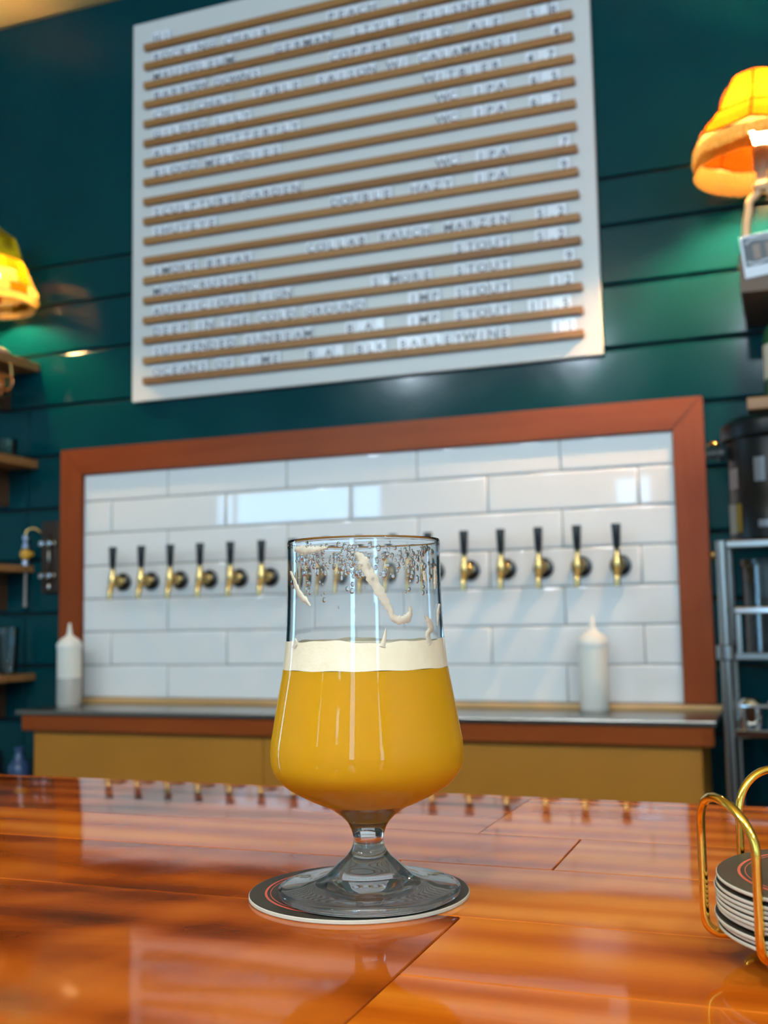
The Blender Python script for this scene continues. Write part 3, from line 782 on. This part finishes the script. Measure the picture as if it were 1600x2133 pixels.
TEALG = thin_glass('teal_tint_glass', (.55, .78, .76), 1.5)
CLEARG = thin_glass('shelf_glass', (.93, .96, .97), 1.5)
def tumbler(loc, r, h, label, m, rb=.8):
    t = thing('drinking_glass', label, 'glass', loc, 0, 'glasses on the left shelves')
    bm = bm_new(); lathe(bm, [(0, 0), (r*rb, 0), (r*(rb+.05), .003), (r, h), (r-.002, h), (r*(rb+.05)-.002, .008), (0, .008)], 28); obj('glass_wall', bm, m, t, True, 50)
    bm = bm_new(); tube(bm, [((r-.001)*math.cos(2*PI*k/28), (r-.001)*math.sin(2*PI*k/28), h) for k in range(28)], .0013, 6, closed=True); obj('glass_rim', bm, m, t, True)
tumbler((-2.365, 2.81, 1.735), .032, .055, 'low teal tinted glass at the end of the second shelf', TEALG)
tumbler((-2.435, 2.78, 1.735), .036, .085, 'taller teal tinted glass on the second shelf behind the frame edge', TEALG)
tumbler((-2.372, 2.84, 1.033), .030, .150, 'clear straight glass nearest the end of the lowest shelf', CLEARG)
tumbler((-2.415, 2.76, 1.033), .036, .120, 'shorter clear glass at the left edge of the lowest shelf', CLEARG)

# hose with yellow valve, hanging before the wall
hs = thing('hanging_hose', 'thin steel hose with a round yellow valve hanging beside the tap frame', 'hose', (-2.352, 2.890, 1.248))
BLUEGR = mat('hose_fitting', (.32, .36, .46), .3, .7); YEL = mat('yellow_valve_plastic', (.72, .36, .03), .4)
bm = bm_new(); lathe(bm, [(0, 0), (.0075, .001), (.0075, .010), (.0062, .014), (.0065, .150), (0, .150)], 16); obj('hose_tube', bm, mat('grey_hose', (.20, .18, .18), .4, .4), hs, True, 40)
bm = bm_new(); lathe(bm, [(0, .130), (.010, .132), (.011, .150), (.008, .156), (0, .156)], 16); obj('lower_fitting', bm, BLUEGR, hs, True, 40)
bm = bm_new(); lathe(bm, [(0, .156), (.012, .158), (.0175, .166), (.0175, .180), (.012, .188), (0, .190)], 20); obj('valve_knob', bm, YEL, hs, True, 40)
bm = bm_new(); lathe(bm, [(0, -.004), (.006, -.004), (.007, .016), (0, .018)], 12, axis='X', cx=.012, cz=.173); obj('valve_lever', bm, YEL, hs, True, 40)
bm = bm_new(); lathe(bm, [(0, .190), (.0105, .192), (.0105, .206), (.006, .210), (.006, .216), (.0105, .220), (.0105, .232), (.006, .236), (0, .236)], 16); obj('upper_fitting', bm, BLUEGR, hs, True, 40)
bm = bm_new(); tube(bm, spline([(0, 0, .234), (.002, .002, .250), (.020, .012, .258), (.034, .022, .250), (.040, .0285, .240)], 5), .0045, 8); obj('hose_bend', bm, BRASS, hs, True)
gm = thing('gas_manifold', 'dark brown wall plate with steel gas fittings left of the tap frame', 'gas manifold', (-2.266, PW, 1.292))
DKM = mat('bronzed_plate', (.045, .028, .020), .35, .5)
bm = bm_new(); box(bm, -.034, .034, -.018, 0, 0, .235, .004, 2); obj('back_plate', bm, DKM, gm)
for z in (.055, .160):
    for x in (-.014, .016):
        bm = bm_new(); lathe(bm, [(0, 0), (.010, 0), (.010, .008), (.007, .010), (.007, .022), (.0095, .024), (.0095, .030), (0, .032)], 8, axis='Y', cx=x, cy=-.0175, cz=z); obj('gas_fitting', bm, CHROME, gm, True, 30)
bm = bm_new(); tube(bm, [(.001, -.024, .03), (.001, -.024, .19)], .0035, 8); obj('gas_pipe', bm, STEEL, gm, True)
bm = bm_new(); lathe(bm, [(0, 0), (.007, .001), (.008, .012), (.004, .02), (0, .02)], 12, cx=.002, cy=-.024, cz=.012); obj('drain_valve', bm, STEEL, gm, True, 40)

# bottles on the floor rack in the dark corner left of the counter
rk = thing('floor_rack', 'dark low rack of bottles in the corner left of the tap counter', 'rack', (-2.62, 2.72, 0))
for z in (.30, .62):
    bm = bm_new(); box(bm, -.36, .36, -.10, .18, z, z+.016, .002); obj('rack_shelf', bm, BLACKMT, rk)
for x in (-.34, .34):
    for y in (-.085, .165):
        bm = bm_new(); box(bm, x-.01, x+.01, y-.01, y+.01, 0, .80, .002); obj('rack_post', bm, BLACKMT, rk)
DKGL = mat('dark_bottle_glass', (.012, .022, .026), .08); BLUEL = mat('blue_bottle', (.05, .10, .24), .25)
def bottle(x, y, r, h, label, m, cap):
    t = thing('bottle', label, 'bottle', (x, y, .636), 0, 'bottles on the dark corner rack')
    bm = bm_new(); lathe(bm, [(0, 0), (r-.003, 0), (r, .004), (r, h*.62), (r*.85, h*.70), (r*.42, h*.80), (r*.38, h*.93), (0, h*.93)], 24); obj('bottle_body', bm, m, t, True, 50)
    bm = bm_new(); lathe(bm, [(r*.40, h*.92), (r*.48, h*.925), (r*.48, h*.99), (r*.42, h), (0, h)], 20); obj('bottle_cap', bm, cap, t, True, 40)
bottle(-2.335, 2.72, .040, .235, 'dark bottle with pale metal cap nearest the counter end', DKGL, CHROME)
bottle(-2.425, 2.68, .038, .200, 'shorter dark bottle with pale cap at the left frame edge', DKGL, CHROME)
bottle(-2.300, 2.81, .034, .175, 'slim blue bottle standing beside the counter end panel', BLUEL, BLUEL)

# ------------------------------------------------------------------ right shelf, fringed lamp, card, lower shelf
shelf(-.082, .75, 2.585, 2.020, .092, 'thick dark wooden shelf carrying the fringed lamp on the right', DARKW)
SH_AMB = translucent('shade_amber_silk', (.082, .0195, .0007), .18)
SH_LACE = translucent('shade_lace', (.125, .105, .045), .3, pattern=(150, (.085, .062, .02)))
SH_FR = translucent('shade_fringe', (.10, .058, .014), .4)
TRIM = translucent('shade_trim', (.016, .0022, .0001), .5)
LB = mat('lamp_peach_ceramic', (.80, .52, .27), .4)
rx, ry, rz = -.022, 2.700, 2.020
rl = thing('fringed_table_lamp', 'glowing amber bell-shaped lamp with lace band and fringe on the right shelf', 'lamp', (rx, ry, rz))
sprof = smooth_prof([(.052, .472), (.066, .467), (.080, .444), (.095, .412), (.115, .376), (.138, .347), (.154, .330), (.160, .312)], 3)
NG = 8
def scall(q, t):   # the lower rim dips between the ribs
    return -.010*(1-abs(q)**2)*t
bm = bm_new(); cols = []
for k in range(9):
    q = -1+2*k/8; a = q*PI/NG*.985
    cols.append([bm.verts.new((r*(1-.02*(1-q*q)+.0)*math.cos(a), r*(1-.02*(1-q*q))*math.sin(a), z+scall(q, i/(len(sprof)-1)))) for i, (r, z) in enumerate(sprof)])
for a, b in zip(cols[:-1], cols[1:]):
    for i in range(len(sprof)-1): bm.faces.new((a[i], a[i+1], b[i+1], b[i]))
gore = mesh_of(bm, True); gore.materials.append(SH_AMB)
ribbm = bm_new(); tube(ribbm, [(r+.001, 0, z) for r, z in sprof], .0026, 6); rib = mesh_of(ribbm, True); rib.materials.append(TRIM)
R0 = math.radians(-96)
for k in range(NG):
    obj('shade_panel', gore, None, rl, rot=(0, 0, R0+2*PI*(k+.5)/NG)); obj('shade_rib', rib, None, rl, rot=(0, 0, R0+2*PI*k/NG))
def wavy(r, z, rad, name, m, amp=.010):
    bm = bm_new(); pts = []
    for k in range(96):
        a = 2*PI*k/96; q = ((k/96*NG) % 1)*2-1
        pts.append((r*math.cos(a+R0), r*math.sin(a+R0), z-amp*(1-q*q)))
    tube(bm, pts, rad, 6, closed=True); obj(name, bm, m, rl, True)
wavy(.1605, .312, .0030, 'rim_trim', TRIM); wavy(.119, .371, .0022, 'waist_trim', TRIM, .004); wavy(.0525, .473, .003, 'crown_trim', TRIM, 0)
bm = bm_new(); A = []; B = []; n = 128
for k in range(n):
    a = 2*PI*k/n+R0; q = ((k/n*NG) % 1)*2-1; zz = .312-.010*(1-q*q); s = .004*abs(math.sin(k/n*32*PI))
    A.append(bm.verts.new((.160*math.cos(a), .160*math.sin(a), zz))); B.append(bm.verts.new((.163*math.cos(a), .163*math.sin(a), zz-.040-s)))
for k in range(n): bm.faces.new((A[k], B[k], B[(k+1) % n], A[(k+1) % n]))
obj('lace_band', bm, SH_LACE, rl, True)
bm = bm_new(); rg = random.Random(9)      # silk fringe strands: past counting
for k in range(340):
    a = 2*PI*(k+rg.random()*.5)/340; r = .1585; zt = .300; ln = .062+rg.uniform(-.003, .003); w = .00125
    c0, s0 = math.cos(a), math.sin(a); dx, dy = -s0*w, c0*w
    v = [bm.verts.new((r*c0+dx, r*s0+dy, zt)), bm.verts.new((r*c0-dx, r*s0-dy, zt)), bm.verts.new(((r+.002)*c0-dx, (r+.002)*s0-dy, zt-ln)), bm.verts.new(((r+.002)*c0+dx, (r+.002)*s0+dy, zt-ln)),
         bm.verts.new(((r-.0016)*c0, (r-.0016)*s0, zt)), bm.verts.new(((r+.0004)*c0, (r+.0004)*s0, zt-ln))]
    bm.faces.new((v[0], v[1], v[2], v[3])); bm.faces.new((v[1], v[4], v[5], v[2])); bm.faces.new((v[4], v[0], v[3], v[5]))
tag(obj('fringe', bm, SH_FR, rl), kind='stuff')
bm = bm_new(); lathe(bm, smooth_prof([(0, 0), (.060, 0), (.066, .006), (.058, .016), (.030, .026), (.020, .036), (.016, .05)], 2)+[(0, .05)], 32); obj('lamp_foot', bm, LB, rl, True, 50)
for s in (-1, 1):
    bm = bm_new(); P = spline([(s*.014, 0, .030), (s*.034, 0, .045), (s*.044, 0, .075), (s*.042, 0, .110), (s*.036, 0, .140), (s*.032, 0, .165), (s*.012, 0, .185), (0, 0, .200)], 5)
    tube(bm, P, [.012-.004*i/(len(P)-1) for i in range(len(P))], 12); obj('scroll_arm', bm, LB, rl, True)
bm = bm_new(); lathe(bm, [(0, .185), (.018, .187), (.024, .200), (.018, .212), (.014, .235), (.020, .245), (.020, .300), (0, .303)], 24); obj('lamp_neck', bm, LB, rl, True, 50)
bm = bm_new(); lathe(bm, [(0, .300), (.013, .302), (.016, .318), (.028, .352), (.030, .372), (.022, .395), (0, .405)], 20)
bulb2 = mat('bulb_glow_warm', (1, 1, 1), .3); q_ = bulb2.node_tree.nodes['Principled BSDF']; q_.inputs['Emission Color'].default_value = (1, .55, .23, 1); q_.inputs['Emission Strength'].default_value = 1700
obj('bulb', bm, bulb2, rl, True)

pc = thing('photo_card', 'white-bordered black and white photo card leaning on the front of the lamp shelf', 'photo', (-.022, 2.583, 1.965), 0)
bm = bm_new(); box(bm, -.048, .060, -.0015, 0, 0, .098, .0006); obj('card_border', bm, mat('card_white', (.72, .76, .82), .4), pc, rot=(.10, -.10, 0))
PD = mat('photo_dark', (.03, .035, .04), .3); PLt = mat('photo_light', (.62, .66, .72), .3); PBr = mat('photo_brown', (.20, .13, .09), .3)
bm = bm_new(); box(bm, -.042, .054, -.0022, -.0016, .026, .092); pic = obj('photo_print', bm, PD, pc, rot=(.10, -.10, 0))
for i, (a, b, m) in enumerate([(-.022, -.006, PBr), (.006, .020, PBr), (.034, .046, PBr)]):
    bm = bm_new(); box(bm, a, b, -.0027, -.0023, .040, .074); obj('photo_bar', bm, m, pic)
bm = bm_new(); tube(bm, spline([(-.036, -.0030, .078), (-.020, -.0030, .086), (.010, -.0030, .083), (.05, -.0030, .088)], 4), .0028, 6); obj('photo_arc', bm, PLt, pic)
bm = bm_new(); tube(bm, spline([(-.038, -.0030, .036), (-.020, -.0030, .030), (.010, -.0030, .034), (.05, -.0030, .030)], 4), .0032, 6); obj('photo_arc', bm, PLt, pic)

shelf(-.084, .75, 2.70, 1.704, .030, 'pale wooden shelf above the black urn at the right edge', SHELFW)
GREEN = mat('green_bottle_glass', (.012, .075, .02), .12)
gb = thing('green_bottle', 'green glass bottle with cream label on the pale shelf at the right edge', 'bottle', (-.004, 2.765, 1.704))
bm = bm_new(); lathe(bm, [(0, 0), (.036, 0), (.039, .004), (.039, .150), (.034, .172), (.016, .205), (.0145, .250), (.017, .252), (.017, .262), (0, .262)], 28); obj('bottle_body', bm, GREEN, gb, True, 50)
bm = bm_new(); lathe(bm, [(.0393, .050), (.0396, .051), (.0396, .134), (.0393, .135)], 28); obj('bottle_label', bm, mat('cream_paper', (.62, .52, .38), .6), gb, True)
bm = bm_new(); lathe(bm, [(.0172, .246), (.0180, .247), (.0180, .270), (0, .271)], 20); obj('bottle_cap', bm, CHROME, gb, True, 40)

# ------------------------------------------------------------------ steel stand with black urn and jars, right of the frame
st = thing('steel_stand', 'stainless tube stand with shelves at the right edge beside the tap frame', 'stand', (.04, 2.64, 0))
SX0, SX1, SY0, SY1 = -.190, .40, -.10, .20
for x in (SX0, SX1):
    for y in (SY0, SY1):
        bm = bm_new(); lathe(bm, [(0, 0), (.016, 0), (.016, .02), (.0125, .024), (.0125, 1.352), (0, 1.354)], 20, cx=x, cy=y); obj('stand_post', bm, STEEL, st, True, 40)
        bm = bm_new(); lathe(bm, [(.0126, 1.085), (.021, 1.088), (.021, 1.118), (.0126, 1.121)], 16, cx=x, cy=y); obj('post_collar', bm, STEEL, st, True, 40)
for z, m in ((1.345, STEEL), (1.095, STEEL), (.925, CHROME), (.30, STEEL)):
    bm = bm_new(); box(bm, SX0+.005, SX1-.005, SY0-.004, SY0+.012, z-.010, z+.008, .003); obj('front_rail', bm, m, st)
    bm = bm_new(); box(bm, SX0+.012, SX1-.012, SY0+.013, SY1-.005, z-.004, z, .001); obj('stand_shelf', bm, m, st)
bm = bm_new(); tube(bm, [(SX0+.03, SY0-.012, .985), (SX1-.03, SY0-.012, .985)], .0045, 10); obj('towel_rail', bm, CHROME, st, True)
bm = bm_new(); box(bm, -.168, SX1-.02, SY0-.020, SY0-.006, 1.188, 1.203, .003); obj('guard_rail', bm, CHROME, st)
for x in (-.160, SX1-.03):
    bm = bm_new(); box(bm, x-.005, x+.005, SY0-.012, SY0-.0045, 1.10, 1.1878); obj('guard_post', bm, STEEL, st)

ux, uy, uz = -.012, 2.690, 1.353
ur = thing('beverage_urn', 'tall black insulated beverage urn with stickers on top of the steel stand', 'urn', (ux, uy, uz))
URN = mat('black_urn_enamel', (.004, .0045, .005), .34, Specular_IOR_Level=.3)
bm = bm_new(); lathe(bm, [(0, 0), (.118, 0), (.124, .006), (.124, .095), (.121, .10), (.121, .235), (.126, .24)], 48); obj('urn_body', bm, URN, ur, True, 40)
bm = bm_new(); lathe(bm, [(.120, .240), (.134, .242), (.136, .252), (.134, .275), (.118, .290), (.06, .298), (.02, .300), (0, .300)], 48); obj('urn_lid', bm, URN, ur, True, 40)
bm = bm_new(); lathe(bm, [(0, 0), (.012, .002), (.014, .024), (.019, .028), (.019, .040), (.012, .046), (0, .046)], 18, axis='X', cx=-.168, cy=-.02, cz=.215); obj('side_knob', bm, BLACKPL, ur, True, 40)
bm = bm_new(); lathe(bm, [(0, 0), (.015, .001), (.017, .005), (.011, .011), (0, .012)], 18, cx=-.151, cy=-.02, cz=.233); obj('knob_cap', bm, BRASS, ur, True, 40)
def sticker(a0, a1, z0, z1, m, r=.1217, name='sticker'):
    bm = bm_new(); A = []; B = []
    for k in range(9):
        a = math.radians(a0+(a1-a0)*k/8); A.append(bm.verts.new((r*math.cos(a), r*math.sin(a), z0))); B.append(bm.verts.new((r*math.cos(a), r*math.sin(a), z1)))
    for k in range(8): bm.faces.new((A[k], A[k+1], B[k+1], B[k]))
    bmesh.ops.solidify(bm, geom=bm.faces[:], thickness=-.0004)
    obj(name, bm, m, ur, True, 40)
PINK = mat('pink_paper', (.55, .42, .38), .6); WPAP = mat('white_paper', (.58, .54, .46), .6); YPAP = mat('ochre_paper', (.40, .25, .02), .6); SILV = mat('silver_label', (.45, .46, .50), .3, .6)
sticker(192, 216, .125, .172, PINK); sticker(191, 212, .020, .088, WPAP, .1247); sticker(212.5, 222, .022, .088, YPAP, .1247)
sticker(240, 252, .135, .190, SILV); sticker(243, 256, .030, .046, SILV, .1247)
jar = thing('clear_canister', 'clear canister half full of dark beans on the stand under the urn', 'canister', (-.020, 2.66, 1.0962))
bm = bm_new(); lathe(bm, [(0, 0), (.088, 0), (.092, .004), (.092, .205), (.089, .205), (.089, .006), (0, .006)], 40); obj('canister_wall', bm, CLEARG, jar, True, 40)
bm = bm_new(); lathe(bm, [(0, .007), (.0885, .007), (.0885, .118), (.04, .126), (0, .122)], 40); obj('dark_beans', bm, soft_noise('dark_beans', (.012, .014, .018), (.035, .030, .03), scale=120, rough=.4, bump=.6, bdist=.004), jar, True, 40)
bm = bm_new(); lathe(bm, [(.094, .200), (.096, .202), (.096, .216), (.03, .224), (0, .224)], 40); obj('canister_lid', bm, CLEARG, jar, True, 40)
bm = bm_new(); lathe(bm, [(0, .1235), (.02, .1245), (.021, .133), (.010, .136), (.010, .188), (.012, .192), (0, .193)], 20, cx=.0, cy=-.040); obj('scoop', bm, CHROME, jar, True, 40)
for i, (x, y, lab) in enumerate([(-.105, 2.592, 'small steel shaker on the stand shelf nearest the tap frame'), (-.045, 2.590, 'small steel shaker in front of the clear canister')]):
    t = thing('steel_shaker', lab, 'shaker', (x, y, .9257), 0, 'steel shakers on the stand')
    bm = bm_new(); lathe(bm, [(0, 0), (.022, 0), (.024, .004), (.026, .050), (.026, .052), (0, .053)], 22); obj('shaker_cup', bm, CHROME, t, True, 40)
    bm = bm_new(); lathe(bm, [(.027, .0525), (.027, .060), (.018, .072), (0, .076)], 22); obj('shaker_lid', bm, CHROME, t, True, 40)
